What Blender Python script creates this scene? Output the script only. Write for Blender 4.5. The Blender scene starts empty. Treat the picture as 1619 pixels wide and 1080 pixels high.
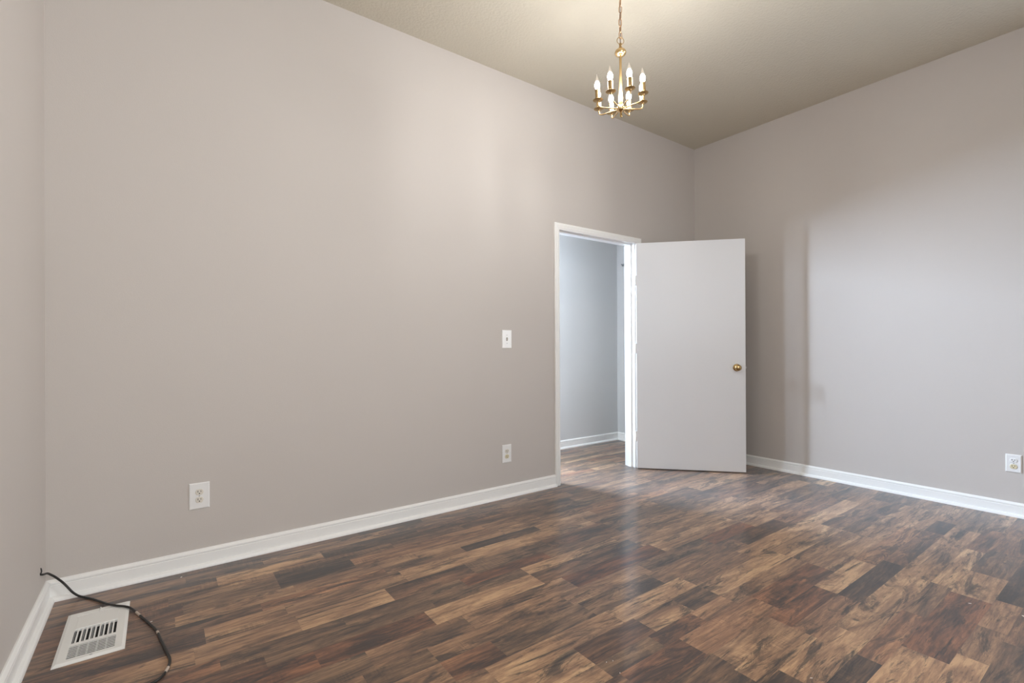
import bpy, bmesh, math, random
from mathutils import Vector, Matrix

# ------------------------------------------------------------------ camera
PI = math.pi
CAM_H, YAW, PITCH, ROLL = 1.10, 0.6296, 0.0009, 0.0046
cam_data = bpy.data.cameras.new('camera')
cam_data.sensor_width = 36.0
cam_data.lens = 766.8 / 1619 * 36.0
cam_data.shift_y = 8.77 / 1619
cam_data.clip_start = 0.02
cam = bpy.data.objects.new('camera', cam_data)
bpy.context.scene.collection.objects.link(cam)
cam.matrix_world = (Matrix.Translation((0, 0, CAM_H)) @ Matrix.Rotation(-YAW, 4, 'Z')
                    @ Matrix.Rotation(PI / 2 + PITCH, 4, 'X') @ Matrix.Rotation(-ROLL, 4, 'Z'))
bpy.context.scene.camera = cam

# ------------------------------------------------------------------ light
sc = bpy.context.scene
sc.view_settings.view_transform = 'Standard'
sc.view_settings.look = 'None'
sc.view_settings.gamma = 1.0
sc.view_settings.use_curve_mapping = False
sc.view_settings.exposure = 0.06
world = bpy.data.worlds.new('sky')
sc.world = world
world.use_nodes = True
bg = world.node_tree.nodes['Background']
bg.inputs['Color'].default_value = (0.75, 0.86, 1.0, 1)
bg.inputs['Strength'].default_value = 1.0
FILAMENT = 362.0            # emission of each lit candle bulb


def window_light(name, loc, to, sx, sy, watts, col, spread=180):
    """Area light outside a window opening, for the hall source or added fill."""
    l = bpy.data.lights.new(name, 'AREA')
    l.shape = 'RECTANGLE'
    l.size, l.size_y = sx, sy
    l.energy = watts
    l.color = col
    l.spread = math.radians(spread)
    o = bpy.data.objects.new(name, l)
    o.location = loc
    o.rotation_euler = (Vector(to) - Vector(loc)).to_track_quat('-Z', 'Z').to_euler()
    sc.collection.objects.link(o)
    return o


window_light('daylight_hall_window', (1.87, 4.80, 2.11), (1.87, 0, 2.11), 0.85, 0.88, 620, (0.62, 0.78, 1.0))
window_light('front_window_fill', (0.60, -2.05, 2.05), (0.60, 4, 2.05), 1.9, 1.3, 60, (0.97, 0.985, 1.0))  # unseen source, added to lift the upper long wall
window_light('side_window_fill', (4.60, -0.75, 1.75), (-0.4, -0.75, 1.75), 1.5, 1.3, 48, (0.72, 0.83, 1.0))  # unseen source, added to brighten the left wall
window_light('left_wall_fill', (4.60, -0.75, 1.75), (-0.4, 2.2, 2.1), 1.5, 1.3, 25, (1.0, 0.98, 0.93), 80)  # extra narrow beam added to brighten the left wall; no blind is modelled

# ------------------------------------------------------------------ dimensions
W, R, L, H = 2.9135, 4.4462, -0.4018, 3.1196      # main wall, right wall, left wall, ceiling
YF = -1.90                                        # wall behind the camera
YB = 3.030                                        # hall side of the main wall
HY, HX, HH = 3.935, 4.420, 3.10                   # hall back wall, hall right wall, hall ceiling
SX, YW = 2.58, 4.68                               # end of the hall back wall, window wall of the next room
JL, JR = 2.594, 3.510                             # door jamb faces
DTOP = 2.046

random.seed(7)


# ------------------------------------------------------------------ node helpers
def srgb(r, g, b):
    f = lambda c: (c / 255 / 12.92) if c / 255 <= 0.04045 else ((c / 255 + 0.055) / 1.055) ** 2.4
    return (f(r), f(g), f(b), 1.0)


def new_mat(name):
    m = bpy.data.materials.new(name)
    m.use_nodes = True
    nt = m.node_tree
    return m, nt, nt.nodes['Principled BSDF']


def nd(nt, typ, **kw):
    n = nt.nodes.new(typ)
    for k, v in kw.items():
        setattr(n, k, v)
    return n


def mat(name, col, rough=0.5, metal=0.0, bump=0.0, bscale=200.0, var=0.0, spec=0.5, coat=0.0, detail=3.0):
    m, nt, b = new_mat(name)
    b.inputs['Base Color'].default_value = col
    b.inputs['Roughness'].default_value = rough
    b.inputs['Metallic'].default_value = metal
    b.inputs['Specular IOR Level'].default_value = spec
    b.inputs['Coat Weight'].default_value = coat
    tc = nd(nt, 'ShaderNodeTexCoord')
    if bump:
        n = nd(nt, 'ShaderNodeTexNoise')
        n.inputs['Scale'].default_value = bscale
        n.inputs['Detail'].default_value = detail
        nt.links.new(tc.outputs['Object'], n.inputs['Vector'])
        bp = nd(nt, 'ShaderNodeBump')
        bp.inputs['Strength'].default_value = bump
        bp.inputs['Distance'].default_value = 0.004
        nt.links.new(n.outputs['Fac'], bp.inputs['Height'])
        nt.links.new(bp.outputs['Normal'], b.inputs['Normal'])
    if var:
        n = nd(nt, 'ShaderNodeTexNoise')
        n.inputs['Scale'].default_value = 2.3
        n.inputs['Detail'].default_value = 4
        nt.links.new(tc.outputs['Object'], n.inputs['Vector'])
        mx = nd(nt, 'ShaderNodeMix', data_type='RGBA')
        mx.inputs['A'].default_value = tuple(c * (1 - var) for c in col[:3]) + (1,)
        mx.inputs['B'].default_value = tuple(min(1, c * (1 + var)) for c in col[:3]) + (1,)
        nt.links.new(n.outputs['Fac'], mx.inputs['Factor'])
        nt.links.new(mx.outputs['Result'], b.inputs['Base Color'])
    return m


M_WALL = mat('greige_wall_paint', srgb(203, 196, 190), 0.62, bump=0.10, bscale=260, var=0.015, spec=0.3)
M_CEIL = mat('textured_ceiling_paint', srgb(214, 207, 191), 0.85, bump=1.0, bscale=60, spec=0.2, detail=5)
M_HALL = mat('pale_grey_hall_paint', srgb(216, 216, 215), 0.62, bump=0.10, bscale=260, var=0.015, spec=0.3)
M_TRIM = mat('white_gloss_trim_paint', srgb(247, 246, 243), 0.32, bump=0.03, bscale=40, spec=0.5)
M_DOOR = mat('white_door_paint', srgb(232, 233, 236), 0.35, bump=0.05, bscale=30, spec=0.5)
M_PLATE = mat('white_plastic', srgb(240, 239, 237), 0.28, bump=0.01, spec=0.5)
M_IVORY = mat('ivory_plastic', srgb(222, 211, 178), 0.3, bump=0.01, spec=0.5)
M_SOFTW = mat('off_white_plastic', srgb(226, 220, 208), 0.3, bump=0.01, spec=0.5)
M_SLOT = mat('dark_slot', srgb(30, 25, 22), 0.6, bump=0.02)
M_SCREW = mat('painted_screw', srgb(205, 204, 200), 0.35, metal=0.3, bump=0.02)
M_BRASS = mat('polished_brass', srgb(222, 192, 142), 0.22, metal=1.0, bump=0.01, var=0.04)
M_SATIN = mat('satin_brass', srgb(184, 156, 112), 0.42, metal=1.0, bump=0.01, var=0.04)
M_CHAIN = mat('warm_brass_chain', srgb(196, 158, 122), 0.35, metal=1.0, bump=0.01)
M_KNOB = mat('antique_brass', srgb(188, 160, 112), 0.2, metal=1.0, bump=0.01, var=0.06)
M_CORD = mat('brown_lamp_cord', srgb(104, 72, 54), 0.5, bump=0.02)
M_CABLE = mat('black_cable_jacket', srgb(34, 31, 29), 0.42, bump=0.15, bscale=90, var=0.2)
M_TAPE = mat('pale_tape', srgb(196, 180, 166), 0.6, bump=0.1)
M_VENT = mat('white_register_enamel', srgb(240, 239, 235), 0.42, bump=0.06, bscale=60, var=0.03)
M_VENT_SHADE = mat('vent_shade_black', srgb(22, 20, 19), 0.8, bump=0.02)  # black painted in for the shade below the vent
M_CHIP = mat('white_paint_chip', srgb(238, 228, 218), 0.6, bump=0.05)
M_GREYM = mat('grey_metal', srgb(160, 163, 165), 0.4, metal=0.4, bump=0.02)
M_EXT = mat('window_frame_white', srgb(236, 236, 234), 0.4, bump=0.02)


def floor_material():
    m, nt, b = new_mat('printed_wood_vinyl')
    lk = nt.links.new
    at = nd(nt, 'ShaderNodeAttribute', attribute_name='plank')
    sep = nd(nt, 'ShaderNodeSeparateColor')
    lk(at.outputs['Color'], sep.inputs['Color'])
    tone, red, rnd = sep.outputs['Red'], sep.outputs['Green'], sep.outputs['Blue']
    tc = nd(nt, 'ShaderNodeTexCoord')
    off = nd(nt, 'ShaderNodeVectorMath', operation='SCALE')
    cmb = nd(nt, 'ShaderNodeCombineXYZ')
    for i in range(3):
        lk(rnd, cmb.inputs[i])
    lk(cmb.outputs[0], off.inputs[0])
    off.inputs['Scale'].default_value = 61.0
    pos = nd(nt, 'ShaderNodeVectorMath', operation='ADD')
    lk(tc.outputs['Object'], pos.inputs[0])
    lk(off.outputs[0], pos.inputs[1])

    def noise(scale, detail=4.0, rough=0.6, dist=0.0):
        mp = nd(nt, 'ShaderNodeVectorMath', operation='MULTIPLY')
        lk(pos.outputs[0], mp.inputs[0])
        mp.inputs[1].default_value = scale
        n = nd(nt, 'ShaderNodeTexNoise')
        n.inputs['Scale'].default_value = 1.0
        n.inputs['Detail'].default_value = detail
        n.inputs['Roughness'].default_value = rough
        n.inputs['Distortion'].default_value = dist
        lk(mp.outputs[0], n.inputs['Vector'])
        return n.outputs['Fac']

    def ramp(fac, lo, hi, a=0.0, c=1.0):
        r = nd(nt, 'ShaderNodeMapRange', interpolation_type='SMOOTHSTEP')
        lk(fac, r.inputs['Value'])
        r.inputs['From Min'].default_value, r.inputs['From Max'].default_value = lo, hi
        r.inputs['To Min'].default_value, r.inputs['To Max'].default_value = a, c
        return r.outputs['Result']

    def math_(op, a, c):
        n = nd(nt, 'ShaderNodeMath', operation=op)
        for i, v in enumerate((a, c)):
            if isinstance(v, (int, float)):
                n.inputs[i].default_value = v
            else:
                lk(v, n.inputs[i])
        return n.outputs[0]

    def mix(fac, a, c, blend='MIX'):
        n = nd(nt, 'ShaderNodeMix', data_type='RGBA', blend_type=blend)
        for k, v in (('Factor', fac), ('A', a), ('B', c)):
            if isinstance(v, (int, float, tuple)):
                n.inputs[k].default_value = v
            else:
                lk(v, n.inputs[k])
        return n.outputs['Result']

    # plank tone, modulated by broad and fine grain along the plank
    broad = noise((2.4, 13.0, 1.0), 6, 0.66, 0.8)
    grain = noise((7.0, 85.0, 1.0), 6, 0.70, 0.5)
    saw = noise((130.0, 9.0, 1.0), 3, 0.6)
    t = math_('ADD', tone, ramp(broad, 0.25, 0.75, -0.27, 0.27))
    t = math_('ADD', t, ramp(grain, 0.30, 0.70, -0.16, 0.16))
    t = math_('ADD', t, math_('MULTIPLY', ramp(saw, 0.3, 0.7, -0.09, 0.09), ramp(noise((2.2, 5.0, 1.0)), 0.52, 0.66)))
    cr = nd(nt, 'ShaderNodeValToRGB')
    e = cr.color_ramp.elements
    e[0].position, e[0].color = 0.0, srgb(52, 43, 38)
    e[1].position, e[1].color = 1.0, srgb(206, 166, 124)
    for p, c in ((0.25, (88, 69, 56)), (0.5, (128, 97, 74)), (0.75, (168, 130, 97))):
        x = e.new(p)
        x.color = srgb(*c)
    lk(t, cr.inputs['Fac'])
    col = cr.outputs['Color']
    redc = mix(1.0, col, srgb(252, 220, 206), 'MULTIPLY')
    greyc = mix(0.55, col, mix(1.0, col, srgb(205, 216, 222), 'MULTIPLY'))
    col = mix(ramp(red, 0.5, 1.0), col, redc)
    col = mix(ramp(red, 0.5, 0.0), col, greyc)
    # charcoal streaks running along the grain, and darker clouds
    streak = ramp(noise((2.3, 11.0, 1.0), 9, 0.76, 0.9), 0.505, 0.60)
    streak = math_('MULTIPLY', streak, ramp(grain, 0.30, 0.58, 0.35, 1.0))
    col = mix(math_('MULTIPLY', streak, 0.85), col, srgb(50, 46, 43))
    band = ramp(noise((1.3, 17.0, 1.0), 8, 0.74, 1.3), 0.55, 0.64)
    col = mix(math_('MULTIPLY', band, math_('MULTIPLY', ramp(grain, 0.36, 0.56, 0.25, 1.0), 0.9)), col, srgb(40, 37, 35))
    cloud = ramp(noise((4.6, 12.0, 1.0), 7, 0.70, 0.7), 0.555, 0.70)
    col = mix(math_('MULTIPLY', cloud, 0.75), col, srgb(54, 43, 38))
    pore = ramp(noise((22.0, 210.0, 1.0), 2, 0.5), 0.60, 0.72)
    col = mix(math_('MULTIPLY', pore, 0.28), col, srgb(46, 37, 32))
    lk(col, b.inputs['Base Color'])
    lk(ramp(grain, 0.2, 0.8, 0.36, 0.48), b.inputs['Roughness'])
    b.inputs['Specular IOR Level'].default_value = 0.28
    b.inputs['Sheen Weight'].default_value = 0.22
    b.inputs['Sheen Roughness'].default_value = 0.45
    b.inputs['Sheen Tint'].default_value = (0.86, 0.93, 1.0, 1)
    b.inputs['Coat Weight'].default_value = 0.32
    b.inputs['Coat Roughness'].default_value = 0.15
    bp = nd(nt, 'ShaderNodeBump')
    bp.inputs['Strength'].default_value = 0.12
    bp.inputs['Distance'].default_value = 0.002
    lk(grain, bp.inputs['Height'])
    lk(bp.outputs['Normal'], b.inputs['Normal'])
    return m


def bulb_materials():
    g = bpy.data.materials.new('clear_bulb_glass')
    g.use_nodes = True
    nt = g.node_tree
    nt.nodes.clear()
    out = nd(nt, 'ShaderNodeOutputMaterial')
    tr = nd(nt, 'ShaderNodeBsdfTransparent')
    gl = nd(nt, 'ShaderNodeBsdfGlossy')
    gl.inputs['Roughness'].default_value = 0.05
    em = nd(nt, 'ShaderNodeEmission')
    em.inputs['Color'].default_value = (1.0, 0.86, 0.70, 1)
    em.inputs['Strength'].default_value = 1.4
    lw = nd(nt, 'ShaderNodeLayerWeight')
    lw.inputs['Blend'].default_value = 0.10
    m1, m2 = nd(nt, 'ShaderNodeMixShader'), nd(nt, 'ShaderNodeMixShader')
    m1.inputs[0].default_value = 0.22
    nt.links.new(tr.outputs[0], m1.inputs[1])
    nt.links.new(em.outputs[0], m1.inputs[2])
    nt.links.new(lw.outputs['Fresnel'], m2.inputs[0])
    nt.links.new(m1.outputs[0], m2.inputs[1])
    nt.links.new(gl.outputs[0], m2.inputs[2])
    nt.links.new(m2.outputs[0], out.inputs[0])
    f = bpy.data.materials.new('glowing_filament')
    f.use_nodes = True
    nt = f.node_tree
    nt.nodes.clear()
    out = nd(nt, 'ShaderNodeOutputMaterial')
    em = nd(nt, 'ShaderNodeEmission')
    em.inputs['Color'].default_value = (1.0, 0.995, 0.99, 1)
    em.inputs['Strength'].default_value = FILAMENT
    nt.links.new(em.outputs[0], out.inputs[0])
    return g, f


def pane_material():
    g = bpy.data.materials.new('window_glass')
    g.use_nodes = True
    nt = g.node_tree
    nt.nodes.clear()
    out = nd(nt, 'ShaderNodeOutputMaterial')
    tr = nd(nt, 'ShaderNodeBsdfTransparent')
    gl = nd(nt, 'ShaderNodeBsdfGlossy')
    gl.inputs['Roughness'].default_value = 0.02
    m1 = nd(nt, 'ShaderNodeMixShader')
    m1.inputs[0].default_value = 0.06
    nt.links.new(tr.outputs[0], m1.inputs[1])
    nt.links.new(gl.outputs[0], m1.inputs[2])
    nt.links.new(m1.outputs[0], out.inputs[0])
    return g


M_FLOOR = floor_material()
M_GLASS, M_FIL = bulb_materials()
M_PANE = pane_material()


# ------------------------------------------------------------------ mesh helpers
def obj(name, bm, m, parent=None, smooth=False, bevel=0.0, seg=2):
    if bevel:
        bmesh.ops.bevel(bm, geom=[e for e in bm.edges], offset=bevel, segments=seg, profile=0.5, affect='EDGES')
    bmesh.ops.recalc_face_normals(bm, faces=bm.faces)
    me = bpy.data.meshes.new(name)
    bm.to_mesh(me)
    bm.free()
    for mm in (m if isinstance(m, (list, tuple)) else [m]):
        me.materials.append(mm)
    if smooth:
        for p in me.polygons:
            p.use_smooth = True
        try:
            me.set_sharp_from_angle(angle=math.radians(40))
        except Exception:
            pass
    o = bpy.data.objects.new(name, me)
    sc.collection.objects.link(o)
    if parent is not None:
        o.parent = parent
    return o


def empty(name, loc=(0, 0, 0), rot=(0, 0, 0)):
    o = bpy.data.objects.new(name, None)
    o.empty_display_size = 0.05
    o.location = loc
    o.rotation_euler = rot
    sc.collection.objects.link(o)
    return o


def tag(o, label=None, cat=None, group=None, kind=None):
    for k, v in (('label', label), ('category', cat), ('group', group), ('kind', kind)):
        if v:
            o[k] = v
    return o


def box(bm, x0, x1, y0, y1, z0, z1, mi=0):
    v = [bm.verts.new(p) for p in ((x0, y0, z0), (x1, y0, z0), (x1, y1, z0), (x0, y1, z0),
                                   (x0, y0, z1), (x1, y0, z1), (x1, y1, z1), (x0, y1, z1))]
    for f in ((0, 3, 2, 1), (4, 5, 6, 7), (0, 1, 5, 4), (1, 2, 6, 5), (2, 3, 7, 6), (3, 0, 4, 7)):
        bm.faces.new([v[i] for i in f]).material_index = mi
    return v


def boxes(*bs):
    bm = bmesh.new()
    for b in bs:
        box(bm, *b)
    return bm


def lathe(bm, prof, n=24, M=None, cap=True):
    """Surface of revolution about Z from (radius, z) pairs."""
    M = M or Matrix.Identity(4)
    rings = []
    for r, z in prof:
        rings.append([bm.verts.new(M @ Vector((r * math.cos(2 * PI * i / n), r * math.sin(2 * PI * i / n), z))) for i in range(n)])
    for a, b in zip(rings, rings[1:]):
        for i in range(n):
            bm.faces.new((a[i], a[(i + 1) % n], b[(i + 1) % n], b[i]))
    if cap:
        bm.faces.new(rings[0][::-1])
        bm.faces.new(rings[-1])
    return bm


def tube(bm, pts, rad, n=10, closed=False):
    pts = [Vector(p) for p in pts]
    k = len(pts)
    rads = rad if isinstance(rad, (list, tuple)) else [rad] * k
    rings = []
    up = None
    for i, p in enumerate(pts):
        a = pts[(i - 1) % k] if (closed or i > 0) else p
        c = pts[(i + 1) % k] if (closed or i < k - 1) else p
        t = (c - a).normalized()
        if up is None:
            up = t.orthogonal().normalized()
        u = (up - t * up.dot(t)).normalized()
        up = u
        w = t.cross(u)
        rings.append([bm.verts.new(p + (u * math.cos(2 * PI * j / n) + w * math.sin(2 * PI * j / n)) * rads[i]) for j in range(n)])
    pairs = list(zip(rings, rings[1:])) + ([(rings[-1], rings[0])] if closed else [])
    for a, b in pairs:
        for j in range(n):
            bm.faces.new((a[j], a[(j + 1) % n], b[(j + 1) % n], b[j]))
    if not closed:
        bm.faces.new(rings[0][::-1])
        bm.faces.new(rings[-1])
    return bm


def spline(pts, n=8):
    """Catmull-Rom through the points."""
    P = [Vector(p) for p in pts]
    P = [P[0] * 2 - P[1]] + P + [P[-1] * 2 - P[-2]]
    out = []
    for i in range(1, len(P) - 2):
        for k in range(n):
            t = k / n
            a, b, c, d = P[i - 1], P[i], P[i + 1], P[i + 2]
            out.append(0.5 * ((2 * b) + (c - a) * t + (2 * a - 5 * b + 4 * c - d) * t * t + (3 * b - a - 3 * c + d) * t ** 3))
    out.append(P[-2])
    return out


def sweep(bm, prof, p0, p1, inward, m0=0.0, m1=0.0):
    """Extrude a (depth, height) profile from p0 to p1; m0/m1 = mitre shift along the run per unit of depth."""
    p0, p1, inward = Vector(p0), Vector(p1), Vector(inward)
    d = (p1 - p0).normalized()
    A = [bm.verts.new(p0 + inward * a + d * (a * m0) + Vector((0, 0, z))) for a, z in prof]
    B = [bm.verts.new(p1 + inward * a - d * (a * m1) + Vector((0, 0, z))) for a, z in prof]
    n = len(prof)
    for i in range(n):
        j = (i + 1) % n
        bm.faces.new((A[i], A[j], B[j], B[i]))
    bm.faces.new(A[::-1])
    bm.faces.new(B)


# ------------------------------------------------------------------ shell
T = 0.11
struct = lambda name, bm, m: tag(obj(name, bm, m), kind='structure')
WX0, WX1, WZ0, WZ1 = -0.35, 1.55, 1.40, 2.70          # unseen window behind the camera, added to light the long wall
struct('wall_back', boxes((L - T, JL - 0.02, W, YB, 0, H + .1), (JL - 0.02, JR + 0.02, W, YB, DTOP + 0.02, H + .1),
                          (JR + 0.02, R + T, W, YB, 0, H + .1)), M_WALL)
RY0, RY1, RZ0, RZ1 = -1.5, 0.0, 1.10, 2.40           # unseen window in the right wall, added to brighten the left wall
struct('wall_right', boxes((R, R + T, YF - T, RY0, 0, H + .1), (R, R + T, RY1, W, 0, H + .1),
                           (R, R + T, RY0, RY1, 0, RZ0), (R, R + T, RY0, RY1, RZ1, H + .1)), M_WALL)
struct('wall_left', boxes((L - T, L, YF - T, W, 0, H + .1)), M_WALL)
struct('wall_front', boxes((L, WX0, YF - T, YF, 0, H + .1), (WX1, R, YF - T, YF, 0, H + .1),
                           (WX0, WX1, YF - T, YF, 0, WZ0), (WX0, WX1, YF - T, YF, WZ1, H + .1)), M_WALL)
struct('ceiling', boxes((L, R, YF, W, H, H + 0.1)), M_CEIL)
# hall and next room beyond the doorway
HWX0, HWX1, HWZ0, HWZ1 = 1.40, 2.34, 1.62, 2.60
struct('wall_hall_back', boxes((SX, HX + T, HY, YW + T, 0, HH + .1)), M_HALL)
struct('wall_hall_right', boxes((HX, HX + T, YB, HY, 0, HH + .1)), M_HALL)
HLX = -1.2
struct('wall_hall_left', boxes((HLX - T, HLX, YB, YW + T, 0, HH + .1)), M_HALL)
struct('wall_hall_front', boxes((HLX, L - T, YB - T, YB, 0, HH + .1)), M_HALL)
struct('wall_hall_window', boxes((HLX, HWX0, YW, YW + T, 0, HH + .1), (HWX1, SX, YW, YW + T, 0, HH + .1),
                                 (HWX0, HWX1, YW, YW + T, 0, HWZ0), (HWX0, HWX1, YW, YW + T, HWZ1, HH + .1)), M_HALL)
struct('ceiling_hall', boxes((HLX, SX, YB, YW, HH, HH + 0.1), (SX, HX, YB, HY, 2.42, 2.52), (SX - .1, SX, YB, HY, 2.42, HH)), M_CEIL)


def window(name, x0, x1, y, z0, z1, dirn):
    w = tag(empty(name, ((x0 + x1) / 2, y, z0)), kind='structure')
    cx = (x0 + x1) / 2
    a, b = sorted((y, y + 0.09 * dirn))
    f = 0.045
    bm = boxes((x0 - cx, x1 - cx, a - y, b - y, 0, f), (x0 - cx, x1 - cx, a - y, b - y, z1 - z0 - f, z1 - z0),
               (x0 - cx, x0 + f - cx, a - y, b - y, f, z1 - z0 - f), (x1 - f - cx, x1 - cx, a - y, b - y, f, z1 - z0 - f),
               (-f / 2, f / 2, a - y + .02, b - y - .02, f, z1 - z0 - f))
    obj('window_frame', bm, M_EXT, w)
    m = (a + b) / 2 - y
    obj('pane', boxes((x0 + f - cx, -f / 2, m - .003, m + .003, f, z1 - z0 - f)), M_PANE, w)
    obj('pane', boxes((f / 2, x1 - f - cx, m - .003, m + .003, f, z1 - z0 - f)), M_PANE, w)
    return w


window('window_1', WX0, WX1, YF, WZ0, WZ1, -1)  # added, unseen; opening for the long wall fill
w3 = window('window_3', RY0, RY1, 0, RZ0, RZ1, -1)  # added, unseen; opening for the left wall fills
w3.location = (R, (RY0 + RY1) / 2, RZ0)
w3.rotation_euler = (0, 0, PI / 2)
window('window_2', HWX0, HWX1, YW, HWZ0, HWZ1, 1)

# ------------------------------------------------------------------ floor: one sheet, printed planks
TONES = {'tan': (0.78, 0.5), 'lt': (0.64, 0.5), 'mid': (0.52, 0.5), 'red': (0.42, 0.88), 'pink': (0.58, 0.66),
         'dark': (0.34, 0.35), 'grey': (0.47, 0.15), 'vdark': (0.18, 0.35), 'brn': (0.40, 0.62)}
POOL = ['tan', 'lt', 'lt', 'mid', 'mid', 'mid', 'pink', 'red', 'brn', 'brn', 'dark', 'grey', 'grey']
EDGES = [2.945, 2.825, 2.740, 2.622, 2.543, 2.423, 2.335, 2.262, 2.137, 2.012, 1.930, 1.853, 1.737, 1.620, 1.520,
         1.405, 1.303, 1.190, 1.110, 0.987, 0.893, 0.802, 0.680, 0.602, 0.468, 0.384]
KNOWN = {0: [(-.5, 'brn'), (.95, 'dark'), (1.35, 'mid')],
         1: [(-.5, 'mid'), (0.10, 'grey'), (0.43, 'lt'), (1.05, 'mid'), (1.77, 'mid')],
         2: [(-.5, 'mid'), (0.22, 'tan'), (0.70, 'dark'), (1.25, 'brn'), (1.9, 'mid')],
         3: [(-.5, 'brn'), (0.03, 'lt'), (0.45, 'dark'), (1.05, 'dark'), (1.5, 'brn')],
         4: [(-.5, 'brn'), (0.08, 'grey'), (0.45, 'dark'), (0.80, 'pink'), (1.6, 'mid')],
         5: [(-.5, 'mid'), (0.05, 'tan'), (0.5, 'lt'), (1.10, 'pink'), (1.65, 'lt'), (2.27, 'pink')],
         6: [(-.5, 'brn'), (0.35, 'pink'), (0.9, 'mid'), (1.34, 'vdark'), (1.86, 'tan')],
         7: [(-.5, 'brn'), (0.14, 'lt'), (0.43, 'lt'), (0.95, 'tan'), (1.65, 'tan'), (2.2, 'mid')],
         8: [(-.5, 'lt'), (0.1, 'lt'), (0.45, 'tan'), (0.83, 'brn'), (1.25, 'grey'), (1.75, 'brn')],
         9: [(-.5, 'red'), (0.17, 'grey'), (0.6, 'grey'), (1.15, 'red'), (1.66, 'grey')],
         10: [(-.5, 'brn'), (0.3, 'grey'), (0.95, 'grey'), (1.45, 'tan'), (2.1, 'mid'), (3.39, 'dark')],
         11: [(-.5, 'lt'), (-.02, 'red'), (0.45, 'red'), (0.89, 'tan'), (1.45, 'brn'), (2.16, 'lt'), (2.6, 'lt'), (3.3, 'lt')],
         12: [(-.5, 'grey'), (0.6, 'mid'), (1.0, 'lt'), (1.55, 'red'), (2.20, 'tan'), (2.94, 'lt'), (3.65, 'grey')],
         13: [(-.5, 'mid'), (0.55, 'grey'), (0.79, 'mid'), (1.43, 'lt'), (1.95, 'grey'), (2.5, 'red'), (2.94, 'lt'), (3.3, 'brn')],
         14: [(-.5, 'mid'), (0.79, 'red'), (1.00, 'grey'), (1.45, 'grey'), (1.9, 'mid'), (2.64, 'vdark'), (3.15, 'brn')],
         15: [(-.5, 'lt'), (0.9, 'tan'), (1.5, 'tan'), (2.0, 'mid'), (2.5, 'tan'), (3.2, 'tan')],
         16: [(-.5, 'mid'), (0.8, 'tan'), (1.22, 'brn'), (1.55, 'lt'), (1.8, 'dark'), (2.0, 'tan'), (2.66, 'tan'), (3.3, 'mid')],
         17: [(-.5, 'lt'), (0.8, 'tan'), (1.22, 'grey'), (1.5, 'red'), (1.77, 'pink'), (2.0, 'lt'), (2.66, 'lt'), (3.3, 'grey')],
         18: [(-.5, 'mid'), (0.9, 'brn'), (1.25, 'red'), (1.58, 'pink'), (2.1, 'red'), (2.66, 'lt'), (3.3, 'lt')],
         19: [(-.5, 'mid'), (1.0, 'dark'), (1.6, 'lt'), (2.0, 'red'), (2.43, 'tan'), (2.9, 'pink'), (3.66, 'lt')],
         20: [(-.5, 'mid'), (1.0, 'grey'), (1.58, 'tan'), (2.0, 'pink'), (2.43, 'vdark'), (3.0, 'brn'), (3.68, 'vdark'), (3.95, 'lt')],
         21: [(-.5, 'mid'), (1.3, 'dark'), (1.7, 'tan'), (2.15, 'tan'), (2.9, 'lt'), (3.5, 'lt')],
         22: [(-.5, 'mid'), (1.3, 'lt'), (1.75, 'vdark'), (2.01, 'pink'), (2.5, 'grey'), (2.9, 'tan'), (3.53, 'brn')],
         23: [(-.5, 'mid'), (1.7, 'tan'), (2.2, 'red'), (2.86, 'tan'), (3.20, 'grey'), (3.6, 'brn')],
         24: [(-.5, 'mid'), (1.8, 'tan'), (2.3, 'mid'), (2.6, 'pink'), (2.92, 'vdark'), (3.53, 'grey'), (4.0, 'dark')]}


def build_floor():
    rng = random.Random(21)
    edges = EDGES[:]
    y = EDGES[-1]
    while y > YF - T:
        y -= rng.choice((0.079, 0.115, 0.118, 0.085))
        edges.append(y)
    up = [EDGES[0]]
    while up[-1] < YW + T:
        up.append(up[-1] + rng.choice((0.079, 0.115, 0.118, 0.085)))
    rows = [(edges[i], edges[i + 1], KNOWN.get(i)) for i in range(len(edges) - 1)]
    rows += [(up[i + 1], up[i], None) for i in range(len(up) - 1)]
    bm = bmesh.new()
    lay = bm.loops.layers.float_color.new('plank')
    X0, X1 = L - T - 0.8, R + T
    for y1, y0, known in rows:
        js = [(X0, t) if i == 0 else (x, t) for i, (x, t) in enumerate(known)] if known else [(X0, rng.choice(POOL))]
        x = js[-1][0] + rng.uniform(0.35, 0.95)
        while x < X1 - 0.1:
            js.append((x, rng.choice(POOL)))
            x += rng.uniform(0.35, 0.95)
        js.append((X1, None))
        for (a, t), (c, _) in zip(js, js[1:]):
            f = bm.faces.new([bm.verts.new(p) for p in ((a, y0, 0), (c, y0, 0), (c, y1, 0), (a, y1, 0))])
            tn, rd = TONES[t]
            colr = (min(1, max(0, tn + rng.uniform(-.05, .05))), min(1, max(0, rd + rng.uniform(-.1, .1))), rng.random(), 1)
            for lp in f.loops:
                lp[lay] = colr
    bmesh.ops.remove_doubles(bm, verts=bm.verts, dist=1e-5)
    o = obj('floor', bm, M_FLOOR)
    for p in o.data.polygons:
        if p.normal.z < 0:
            p.flip()
    return tag(o, kind='structure')


build_floor()

# ------------------------------------------------------------------ baseboards
BASE = [(0, 0), (.032, 0), (.0315, .006), (.029, .012), (.024, .017), (.0165, .020), (.0145, .0205), (.0145, .066),
        (.0125, .068), (.0125, .070), (.0150, .0725), (.0150, .079), (.0120, .0835), (.0070, .0875), (.0045, .0905), (0, .0905)]


def baseboard(name, p0, p1, inward, m0=0.0, m1=0.0):
    bm = bmesh.new()
    sweep(bm, BASE, p0, p1, inward, m0, m1)
    return tag(obj(name, bm, M_TRIM), kind='structure')


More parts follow.
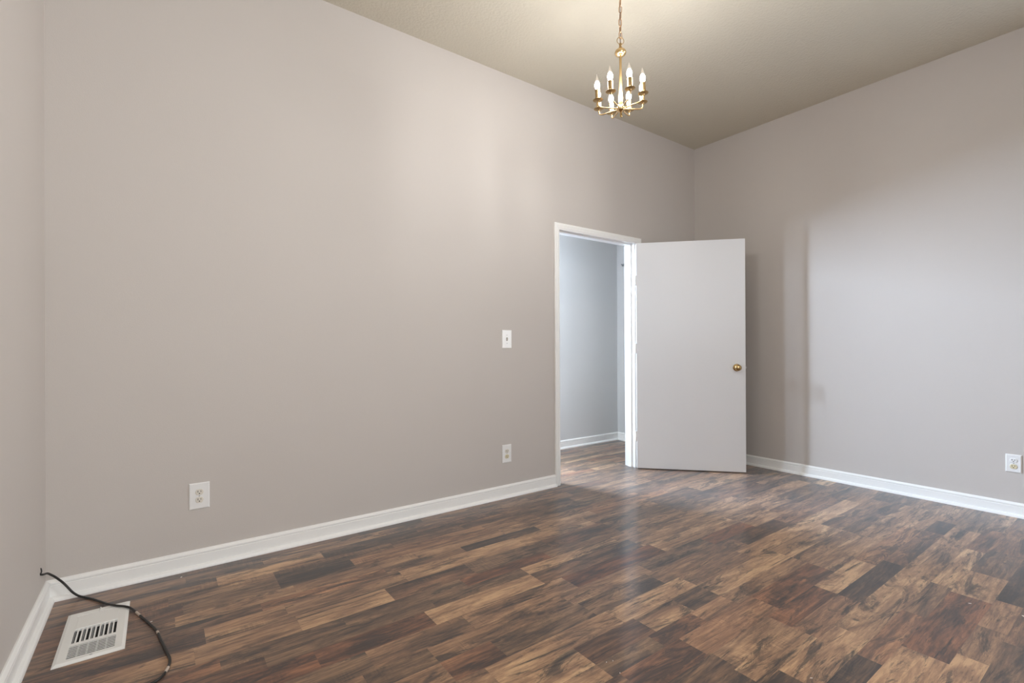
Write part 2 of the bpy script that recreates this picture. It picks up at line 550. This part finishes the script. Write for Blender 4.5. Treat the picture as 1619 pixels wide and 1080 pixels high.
CL0, CL1, CR0, CR1 = 2.537, 2.589, 3.516, 3.590
baseboard('baseboard_left', (L, YF, 0), (L, W, 0), (1, 0, 0), 1, 1)
baseboard('baseboard_back', (L, W, 0), (CL0, W, 0), (0, -1, 0), 1, 0)
baseboard('baseboard_back_corner', (CR1, W, 0), (R, W, 0), (0, -1, 0), 0, 1)
baseboard('baseboard_right', (R, YF, 0), (R, W, 0), (-1, 0, 0), 1, 1)
baseboard('baseboard_front', (L, YF, 0), (R, YF, 0), (0, 1, 0), 1, 1)
baseboard('baseboard_hall_back', (SX, HY, 0), (HX, HY, 0), (0, -1, 0), 0, 1)
baseboard('baseboard_hall_right', (HX, YB, 0), (HX, HY, 0), (-1, 0, 0), 0, 1)

# ------------------------------------------------------------------ door frame
CAS = [(0, 0), (0.010, 0), (0.011, .006), (0.015, .012), (0.0165, .020), (0.0135, .026), (0.0155, .030), (0.0165, .042), (0.013, .050), (0.012, .052), (0, .052)]


def casing(name, y, sgn):
    """Mitred moulded casing round the doorway; profile = (depth off the wall, distance from the opening)."""
    bm = bmesh.new()
    kr = (CR1 - CR0) / 0.052
    top = 2.0415
    def ring(px, pz_of):
        return px, pz_of
    cols = []
    for d, w in CAS:
        yy = y + sgn * d
        cols.append([bm.verts.new((CL1 - w, yy, 0)), bm.verts.new((CL1 - w, yy, top + w)),
                     bm.verts.new((CR0 + w * kr, yy, top + w)), bm.verts.new((CR0 + w * kr, yy, 0))])
    n = len(CAS)
    for i in range(n):
        a, b = cols[i], cols[(i + 1) % n]
        for k in range(3):
            bm.faces.new((a[k], a[k + 1], b[k + 1], b[k]))
    bm.faces.new([c[0] for c in cols])
    bm.faces.new([c[3] for c in cols][::-1])
    return tag(obj(name, bm, M_TRIM), kind='structure')


casing('trim_1', W, -1)
casing('trim_2', YB, 1)
ST = 0.012
struct('trim_3', boxes((JL - .02, JL, W, YB, 0, DTOP), (JR, JR + .02, W, YB, 0, DTOP), (JL - .02, JR + .02, W, YB, DTOP, DTOP + .02),
                       (JL, JL + ST, W + .040, W + .085, 0, DTOP), (JR - ST, JR, W + .040, W + .085, 0, DTOP),
                       (JL + ST, JR - ST, W + .040, W + .085, DTOP - ST, DTOP)), M_TRIM)

# ------------------------------------------------------------------ door
DA = math.radians(-47.2)
DW, DZ0, DZ1, DT = 0.9133, 0.012, 2.0328, 0.035
door = tag(empty('door_1', (3.4749, 2.8671, 0), (0, 0, DA)), kind='structure')
# local frame: x along the slab from hinge to latch, +y away from the camera side, face at y=0
bm = boxes((0, DW, 0, DT, DZ0, DZ1))
obj('door_slab', bm, M_DOOR, door, bevel=0.0015, seg=2)
for hz in (1.696, 1.085, 0.297):
    bm = bmesh.new()
    for k in range(5):
        lathe(bm, [(.0058, hz - .045 + k * .018 + .0006), (.0064, hz - .045 + k * .018 + .0016),
                   (.0064, hz - .045 + k * .018 + .0164), (.0058, hz - .045 + k * .018 + .0174)], 12, Matrix.Translation((-0.0075, 0.006, 0)))
    lathe(bm, [(.003, hz + .045), (.005, hz + .048), (.003, hz + .051)], 10, Matrix.Translation((-0.0075, 0.006, 0)))
    box(bm, -.0015, .0005, .002, .031, hz - .0445, hz + .0445)
    obj('hinge', bm, M_TRIM, door, smooth=True)
KZ, KX = 0.917, 0.842
MK = Matrix.Translation((KX, 0, KZ)) @ Matrix.Rotation(PI / 2, 4, 'X')       # local +Z -> -Y (towards the camera side)
MB = Matrix.Translation((KX, DT, KZ)) @ Matrix.Rotation(-PI / 2, 4, 'X')
for Mx in (MK, MB):
    rose = obj('knob_rose', lathe(bmesh.new(), [(.031, 0), (.0325, .003), (.031, .007), (.024, .0105), (.016, .012)], 32, Mx), M_KNOB, door, smooth=True)
    kn = obj('door_knob', lathe(bmesh.new(), [(.011, .011), (.0105, .022), (.012, .028), (.020, .033), (.0262, .040), (.0275, .047),
                                              (.0262, .054), (.021, .060), (.0135, .0635), (.0075, .0640)], 32, Mx), M_KNOB, door, smooth=True)
    kn['label'] = 'round antique brass door knob'
    obj('privacy_button', lathe(bmesh.new(), [(.0072, .0635), (.0072, .0655), (.005, .0665), (.0012, .0660)], 20, Mx), M_BRASS, kn, smooth=True)
bm = boxes((DW - .002, DW + .0015, .006, .029, KZ - .028, KZ + .028))
lp = obj('latch_plate', bm, M_KNOB, door)
bm = boxes((DW, DW + .010, .010, .025, KZ - .008, KZ + .008))
obj('latch_bolt', bm, M_SCREW, lp, bevel=0.002)


# ------------------------------------------------------------------ wall plates
def plate_frame(bm, w, h, t=0.0062, bev=0.0045):
    """Plate with a sloped rim: local x right, z up, front towards -y, back on y=0."""
    v0 = [bm.verts.new((sx * w / 2, 0, sz * h / 2)) for sx, sz in ((-1, -1), (1, -1), (1, 1), (-1, 1))]
    v1 = [bm.verts.new((sx * w / 2, -t * .45, sz * h / 2)) for sx, sz in ((-1, -1), (1, -1), (1, 1), (-1, 1))]
    v2 = [bm.verts.new((sx * (w / 2 - bev), -t, sz * (h / 2 - bev))) for sx, sz in ((-1, -1), (1, -1), (1, 1), (-1, 1))]
    for a, b in ((v0, v1), (v1, v2)):
        for i in range(4):
            bm.faces.new((a[i], a[(i + 1) % 4], b[(i + 1) % 4], b[i]))
    bm.faces.new(v0[::-1])
    bm.faces.new(v2)
    return t


def screw(parent, z, t, name='screw'):
    Mx = Matrix.Translation((0, -t, z)) @ Matrix.Rotation(PI / 2, 4, 'X')
    bm = lathe(bmesh.new(), [(.0034, -.0005), (.0034, .0004), (.0024, .0011), (.0006, .0012)], 16, Mx)
    s = obj(name, bm, M_SCREW, parent, smooth=True)
    obj('screw_slot', boxes((-.0026, .0026, -t - .00135, -t - .0006, z - .0004, z + .0004)), M_SLOT, s)


def receptacle(parent, z, t, m):
    bm = bmesh.new()
    pts = []
    n = 40
    for i in range(n):                     # round face with flattened top and bottom
        a = 2 * PI * i / n
        pts.append((.0172 * math.cos(a), max(-.0142, min(.0142, .0172 * math.sin(a)))))
    a = [bm.verts.new((x, -t + .001, z + y)) for x, y in pts]
    b = [bm.verts.new((x, -t - .0018, z + y)) for x, y in pts]
    c = [bm.verts.new((x * .93, -t - .0024, z + y * .93)) for x, y in pts]
    for p, q in ((a, b), (b, c)):
        for i in range(n):
            bm.faces.new((p[i], p[(i + 1) % n], q[(i + 1) % n], q[i]))
    bm.faces.new(a[::-1])
    bm.faces.new(c)
    r = obj('receptacle', bm, m, parent)
    f = -t - .0024
    obj('blade_slot', boxes((-.0076, -.0052, f - .0004, f + .001, z - .0008, z + .0080)), M_SLOT, r)
    obj('blade_slot', boxes((.0052, .0076, f - .0004, f + .001, z + .0002, z + .0074)), M_SLOT, r)
    Mx = Matrix.Translation((0, f, z - .0066)) @ Matrix.Rotation(PI / 2, 4, 'X')
    obj('ground_hole', lathe(bmesh.new(), [(.0027, -.001), (.0027, .0004)], 16, Mx), M_SLOT, r)
    return r


def outlet(loc, rz, w, h, label, mats):
    o = tag(empty('wall_outlet', loc, (0, 0, rz)), label, 'outlet', 'wall outlets')
    bm = bmesh.new()
    t = plate_frame(bm, w, h)
    obj('cover_plate', bm, M_PLATE, o)
    for z, m in ((.0195, mats[0]), (-.0195, mats[1])):
        r = receptacle(o, z, t, m)
        if m is M_IVORY:
            r['label'] = 'ivory yellow receptacle'
    screw(o, 0, t)
    return o


outlet((0.1637, W, 0.3588), 0, 0.0880, 0.1310, 'large white outlet plate low on the long wall, nearest the floor vent', (M_SOFTW, M_SOFTW))
outlet((2.0680, W, 0.3187), 0, 0.0820, 0.1320, 'white outlet plate low on the wall directly beneath the light switch', (M_SOFTW, M_IVORY))
outlet((R, 0.6245, 0.3390), -PI / 2, 0.0740, 0.1145, 'white outlet with one ivory socket on the right wall above the baseboard', (M_PLATE, M_IVORY))

sw = tag(empty('light_switch', (2.0725, W, 1.1610)), 'white toggle light switch plate on the wall left of the doorway', 'light switch')
bm = bmesh.new()
t = plate_frame(bm, 0.0860, 0.1345)
obj('cover_plate', bm, M_PLATE, sw)
fr = obj('toggle_frame', boxes((-.0052, .0052, -t - .0006, -t + .001, -.012, .012)), M_SLOT, sw)
bm = bmesh.new()
v = [bm.verts.new(p) for p in ((-.0042, -t, -.010), (.0042, -t, -.010), (.0042, -t, .004), (-.0042, -t, .004),
                               (-.0034, -t - .013, .002), (.0034, -t - .013, .002), (.0034, -t - .011, .0085), (-.0034, -t - .011, .0085))]
for f in ((0, 1, 5, 4), (1, 2, 6, 5), (2, 3, 7, 6), (3, 0, 4, 7), (4, 5, 6, 7), (3, 2, 1, 0)):
    bm.faces.new([v[i] for i in f])
obj('toggle_lever', bm, M_SOFTW, sw, bevel=0.0008)
screw(sw, 0.0302, t)
screw(sw, -0.0302, t)

# small fitting on the hall wall, half hidden by the jamb
wb = tag(empty('wall_fitting', (HX, 3.838, 2.062)), 'small grey fitting on the hall wall beside the bright door jamb', 'wall fitting')
obj('back_plate', boxes((-.006, 0, -.016, .016, -.014, .014)), M_GREYM, wb, bevel=0.001)
bm = tube(bmesh.new(), spline([(-.004, 0, .004), (-.020, 0, 0), (-.030, 0, .002), (-.034, 0, .012)], 5), .004, 8)
obj('prong', bm, M_GREYM, wb, smooth=True)

# ------------------------------------------------------------------ floor register
VX0, VX1, VY0, VY1 = -0.3035, -0.1040, 2.2800, 2.6920
vent = tag(empty('floor_register', ((VX0 + VX1) / 2, (VY0 + VY1) / 2, 0)), 'white metal floor vent register in the left corner under the black cable', 'floor vent')
cx, cy = vent.location.x, vent.location.y
w2, h2 = (VX1 - VX0) / 2, (VY1 - VY0) / 2
IX0, IX1 = -0.2690 - cx, -0.1350 - cx            # opening
IY0, IY1 = 2.3080 - cy, 2.5260 - cy
ZT = 0.0085
bm = bmesh.new()
# rim with a sloped outer edge
O_ = [(-w2, -h2), (w2, -h2), (w2, h2), (-w2, h2)]
S_ = [(-w2 + .010, -h2 + .010), (w2 - .010, -h2 + .010), (w2 - .010, h2 - .010), (-w2 + .010, h2 - .010)]
I_ = [(IX0, IY0), (IX1, IY0), (IX1, IY1), (IX0, IY1)]
ra = [bm.verts.new((x, y, .0004)) for x, y in O_]
rb = [bm.verts.new((x, y, .0030)) for x, y in O_]
rc = [bm.verts.new((x, y, ZT)) for x, y in S_]
rd = [bm.verts.new((x, y, ZT)) for x, y in I_]
re = [bm.verts.new((x, y, .0010)) for x, y in I_]
for a, b in ((ra, rb), (rb, rc), (rc, rd), (rd, re)):
    for i in range(4):
        bm.faces.new((a[i], a[(i + 1) % 4], b[(i + 1) % 4], b[i]))
obj('frame', bm, M_VENT, vent)
PY0, PY1 = IY1 + .004, 2.6450 - cy
# pressed solid panel with a raised outline
bm = boxes((IX0 + .004, IX1 - .002, PY0, PY1, ZT - .001, ZT + .0020))
obj('panel', bm, M_VENT, vent, bevel=0.0009)
bm = boxes((IX0 - .002, IX1 + .002, PY1 + .0035, PY1 + .0055, ZT - .0005, ZT + .0022))
obj('hinge_rib', bm, M_VENT, vent)
obj('shade_backing', boxes((IX0, IX1, IY0, IY1, .0003, .0011)), M_VENT_SHADE, vent)  # flat black sheet for the shade under the grille; no opening below
BY0, BY1 = 2.4190 - cy, IY1
nb = 10
step = (IX1 - IX0) / nb
bm = bmesh.new()
for i in range(nb + 1):
    x = IX0 + i * step
    box(bm, max(IX0, x - .0026), min(IX1, x + .0026), BY0, BY1, .0055, ZT - .0004)
obj('vane', bm, M_VENT, vent)
bm = bmesh.new()
for i in range(nb):
    x = IX0 + (i + .5) * step + (0.0012 if i % 2 else -.0012)
    if i % 2 == 0:
        box(bm, x - .0016, x + .0016, BY0, BY1, .0015, .0042)
obj('damper_blade', bm, M_GREYM, vent)
obj('crossbar', boxes((IX0, IX1, 2.4025 - cy, BY0, .0045, ZT)), M_VENT, vent)
ly0, ly1 = IY0, 2.4025 - cy
nl = 8
st = (ly1 - ly0) / nl
bm = bmesh.new()
for i in range(nl + 1):
    y = ly0 + i * st
    box(bm, IX0, IX1, max(ly0, y - .0022), min(ly1, y + .0022), ZT - .0014, ZT - .0003)
obj('louver', bm, M_VENT, vent)
bm = bmesh.new()
for i in range(1, 5):
    x = IX0 + i * (IX1 - IX0) / 5
    box(bm, x - .0025, x + .0025, ly0, ly1, .0014, .0046)
obj('support_rib', bm, M_GREYM, vent)
for sx, sy in ((0.002, h2 - .018), (0.004, -h2 + .014)):
    bm = lathe(bmesh.new(), [(.0045, ZT - .0005), (.0045, ZT + .0006), (.003, ZT + .0016), (.0006, ZT + .0018)], 16, Matrix.Translation((sx, sy, 0)))
    obj('screw', bm, M_SCREW, vent, smooth=True)
bm = tube(bmesh.new(), spline([(.004, PY1 - .004, ZT + .001), (.006, PY1 + .012, ZT + .006), (.004, PY1 + .022, ZT + .008)], 4), .0022, 8)
obj('damper_lever', bm, M_VENT, vent, smooth=True)

# ------------------------------------------------------------------ black cable
CP = [(-.4040, 2.786, .168), (-.3950, 2.800, .1585), (-.3850, 2.828, .150), (-.3745, 2.850, .1315), (-.3620, 2.858, .1150),
      (-.3420, 2.866, .0855), (-.3275, 2.867, .0620), (-.3105, 2.865, .0345), (-.2955, 2.868, .0150), (-.2830, 2.862, .0075),
      (-.2650, 2.845, .0048), (-.2354, 2.803, .0048), (-.1961, 2.735, .0065), (-.1763, 2.692, .0120), (-.1489, 2.649, .0155),
      (-.1180, 2.618, .0150), (-.0963, 2.597, .0085), (-.0652, 2.516, .0048), (-.0142, 2.359, .0048), (.0009, 2.276, .0048),
      (.0196, 2.158, .0048), (.0283, 2.0985, .0048), (.0226, 2.050, .0048), (.0014, 2.000, .0048), (-.0374, 1.9785, .0048),
      (-.12, 1.955, .0048), (-.20, 1.90, .0048), (-.26, 1.80, .0048), (-.30, 1.62, .0048)]
cab_pts = spline(CP, 8)
cable = obj('cable', tube(bmesh.new(), cab_pts, .0044, 10), M_CABLE, smooth=True)
tag(cable, 'black cable coming out of the left wall and curling across the floor over the vent', 'cable')
obj('wire_end', tube(bmesh.new(), spline([(-.401, 2.790, .163), (-.3985, 2.797, .172), (-.3995, 2.800, .181), (-.402, 2.802, .187)], 5), .0022, 8), M_CABLE, cable, smooth=True)


def cable_tape(p, ln, label=None):
    i = min(range(len(cab_pts)), key=lambda k: (cab_pts[k] - Vector(p)).length)
    seg, d, k = [], 0, i
    while k < len(cab_pts) - 1 and d < ln:
        seg.append(cab_pts[k])
        d += (cab_pts[k + 1] - cab_pts[k]).length
        k += 1
    o = obj('tape_wrap', tube(bmesh.new(), seg, .0048, 10), M_TAPE, cable, smooth=True)
    o['label'] = 'pale tape patch'


cable_tape((-.0800, 2.556, .006), .055)
cable_tape((-.0090, 2.335, .006), .020)
cable_tape((.0226, 2.050, .006), .030)

# ------------------------------------------------------------------ paint chips on the floor
def chip(x, y, s, rz, label):
    rg = random.Random(int(x * 1000) + 5)
    bm = bmesh.new()
    pts = [(s * rg.uniform(.7, 1.2) * math.cos(a), s * .45 * rg.uniform(.7, 1.2) * math.sin(a)) for a in [k * PI / 3.5 for k in range(7)]]
    a = [bm.verts.new((px, py, .0002)) for px, py in pts]
    b = [bm.verts.new((px * .9, py * .9, .0012 + .0006 * rg.random())) for px, py in pts]
    for i in range(7):
        bm.faces.new((a[i], a[(i + 1) % 7], b[(i + 1) % 7], b[i]))
    bm.faces.new(a[::-1])
    bm.faces.new(b)
    o = obj('paint_chip', bm, M_CHIP)
    o.location = (x, y, 0)
    o.rotation_euler = (0, 0, rz)
    return tag(o, label, 'paint chip', 'paint chips on the floor')


chip(.085, 2.8304, .0050, .4, 'white paint chip on the floor close to the long wall baseboard')
chip(-.0281, 2.442, .0045, .2, 'pale paint chip on the floor between the vent and the cable curve')
chip(2.7901, .5251, .0060, -.9, 'white paint chip on the dark plank near the right end of the floor')
chip(1.7438, .7183, .0042, -.6, 'white paint chip on a tan plank at the bottom edge, right of centre')
chip(2.8300, .3700, .0120, .6, 'largest white paint chip, at the far right edge of the floor')
chip(1.259, 1.1772, .0028, .2, 'left one of the two upper white paint specks beside the end of the light plank')
chip(1.2827, 1.169, .0026, .9, 'right one of the two upper white paint specks beside the end of the light plank')
chip(1.2538, 1.1112, .0026, .5, 'lowest white paint speck near the end of the light plank')

# ------------------------------------------------------------------ chandelier
CX, CY = 2.021, 1.767
ch = tag(empty('chandelier', (CX, CY, H)), 'small brass chandelier with eight lit candle bulbs hanging from the ceiling', 'chandelier')


def cz(z):
    return z - H


obj('canopy', lathe(bmesh.new(), [(.062, cz(H)), (.062, cz(H - .006)), (.055, cz(H - .014)), (.034, cz(H - .022)), (.012, cz(H - .027)), (.009, cz(H - .036)), (.004, cz(H - .038))], 32), M_BRASS, ch, smooth=True)


def link_mesh(wd, ht, r):
    pts = []
    a = (wd - 2 * r) / 2
    s = (ht - 2 * r) / 2 - a
    for k in range(9):
        t = PI * k / 8
        pts.append((a * math.cos(t), 0, s + a * math.sin(t)))
    for k in range(9):
        t = PI + PI * k / 8
        pts.append((a * math.cos(t), 0, -s + a * math.sin(t)))
    return tube(bmesh.new(), pts, r, 8, closed=True)


z = H - .036
proto = None
i = 0
LH = 0.0400
while z - LH > 2.760:
    zc = z - LH / 2
    if proto is None:
        o = proto = obj('chain_link', link_mesh(.0200, LH, .0021), M_CHAIN, ch, smooth=True)
    else:
        o = proto.copy()
        sc.collection.objects.link(o)
        o.parent = ch
    o.location = (0.0012 * math.sin(i * 1.7), 0, cz(zc))
    o.rotation_euler = (0, 0.05 * math.sin(i * 2.1), -YAW + (0.25 if i % 2 == 0 else 0.25 + PI / 2))
    z -= LH - 2 * .0021 - .0006
    i += 1
zring = z + 0.004
RR = 0.0195
ring_pts = [(RR * math.cos(2 * PI * k / 28), 0, RR * math.sin(2 * PI * k / 28)) for k in range(28)]
o = obj('hanging_ring', tube(bmesh.new(), ring_pts, .0018, 8, closed=True), M_SATIN, ch, smooth=True)
ZR = 2.7535
o.location = (0, 0, cz(ZR))
o.rotation_euler = (0, 0, -YAW + .2)
obj('cord', tube(bmesh.new(), spline([(.004, 0, cz(H - .03)), (.006, .003, cz(3.0)), (-.005, -.003, cz(2.9)), (.004, .003, cz(2.82)), (0, 0, cz(2.76)), (0, 0, cz(2.728))], 8), .0019, 8), M_CORD, ch, smooth=True)
obj('loop_neck', lathe(bmesh.new(), [(.006, cz(2.740)), (.0075, cz(2.735)), (.0075, cz(2.727)), (.005, cz(2.724)), (.0095, cz(2.718)), (.010, cz(2.711)), (.006, cz(2.708))], 20), M_SATIN, ch, smooth=True)
ball = [(.005, 2.7100)]
for k in range(1, 16):
    t = PI * k / 16
    ball.append((.0305 * math.sin(t) ** .8, 2.6895 + .0200 * math.cos(t)))
ball.append((.007, 2.6690))
obj('ball_ornament', lathe(bmesh.new(), [(r, cz(zz)) for r, zz in ball], 28), M_BRASS, ch, smooth=True)
stem = [(.0072, 2.667), (.0065, 2.655), (.0066, 2.60), (.0072, 2.54), (.0090, 2.48), (.0118, 2.445), (.0125, 2.430), (.0110, 2.416), (.0080, 2.408), (.0078, 2.400)]
obj('stem', lathe(bmesh.new(), [(r, cz(zz)) for r, zz in stem], 24), M_SATIN, ch, smooth=True)
# arm cluster, hanging a little crooked
VAZ = math.atan2(CX, CY)
tiltM = Matrix.Translation((0, 0, cz(2.39))) @ Matrix.Rotation(math.radians(-2.2), 4, Vector((math.sin(VAZ), math.cos(VAZ), 0))) @ Matrix.Translation((0, 0, -cz(2.39)))
TM = tiltM
obj('hub', lathe(bmesh.new(), [(.0095, cz(2.412)), (.013, cz(2.408)), (.0145, cz(2.398)), (.0205, cz(2.394)), (.0225, cz(2.388)), (.0225, cz(2.380)), (.019, cz(2.3755)), (.011, cz(2.372)), (.0075, cz(2.368))], 28, TM), M_BRASS, ch, smooth=True)
obj('finial', lathe(bmesh.new(), [(.0060, cz(2.370)), (.0048, cz(2.362)), (.0062, cz(2.357)), (.0066, cz(2.346)), (.0048, cz(2.341)), (.0020, cz(2.339))], 20, TM), M_KNOB, ch, smooth=True)
RA = 0.1270
ZB = 2.4225                                     # underside of the drip pans
BULB = [(.0085, 0), (.0092, .004), (.0135, .012), (.0162, .022), (.0168, .029), (.0155, .038), (.0120, .049), (.0075, .060), (.0042, .069), (.0020, .077), (.0008, .081)]
FILA = [(.0030, .0), (.0085, .002), (.0122, .010), (.0136, .019), (.0128, .026), (.0098, .034), (.0055, .041), (.0010, .045)]
for k in range(8):
    ang = -VAZ + math.radians(22.5 + 45 * k)
    dx, dy = math.cos(ang), math.sin(ang)
    P = lambda r, zz: TM @ Vector((dx * r, dy * r, cz(zz)))
    arm = obj('arm', tube(bmesh.new(), spline([P(.015, 2.386), P(.045, 2.3865), P(.085, 2.3880), P(.112, 2.3900), P(.1245, 2.398), P(RA, 2.409), P(RA, 2.4225)], 6), .0036, 10), M_SATIN, ch, smooth=True)
    Mx = TM @ Matrix.Translation((dx * RA, dy * RA, cz(ZB)))
    sl = obj('candle_sleeve', lathe(bmesh.new(), [(.0115, .003), (.0134, .005), (.0134, .056), (.0140, .0565), (.0140, .0595), (.0100, .0605)], 20, Mx), M_SATIN, ch, smooth=True)
    obj('drip_pan', lathe(bmesh.new(), [(.006, -.004), (.0075, -.001), (.016, .0000), (.0245, .0030), (.0268, .0052), (.0262, .0060), (.016, .0024), (.0110, .0020)], 28, Mx), M_SATIN, sl, smooth=True)
    Mb = Mx @ Matrix.Translation((0, 0, .0600))
    bl = obj('bulb', lathe(bmesh.new(), BULB, 20, Mb), M_GLASS, ch, smooth=True)
    obj('filament', lathe(bmesh.new(), FILA, 12, Mb @ Matrix.Translation((0, 0, .004))), M_FIL, bl, smooth=True)
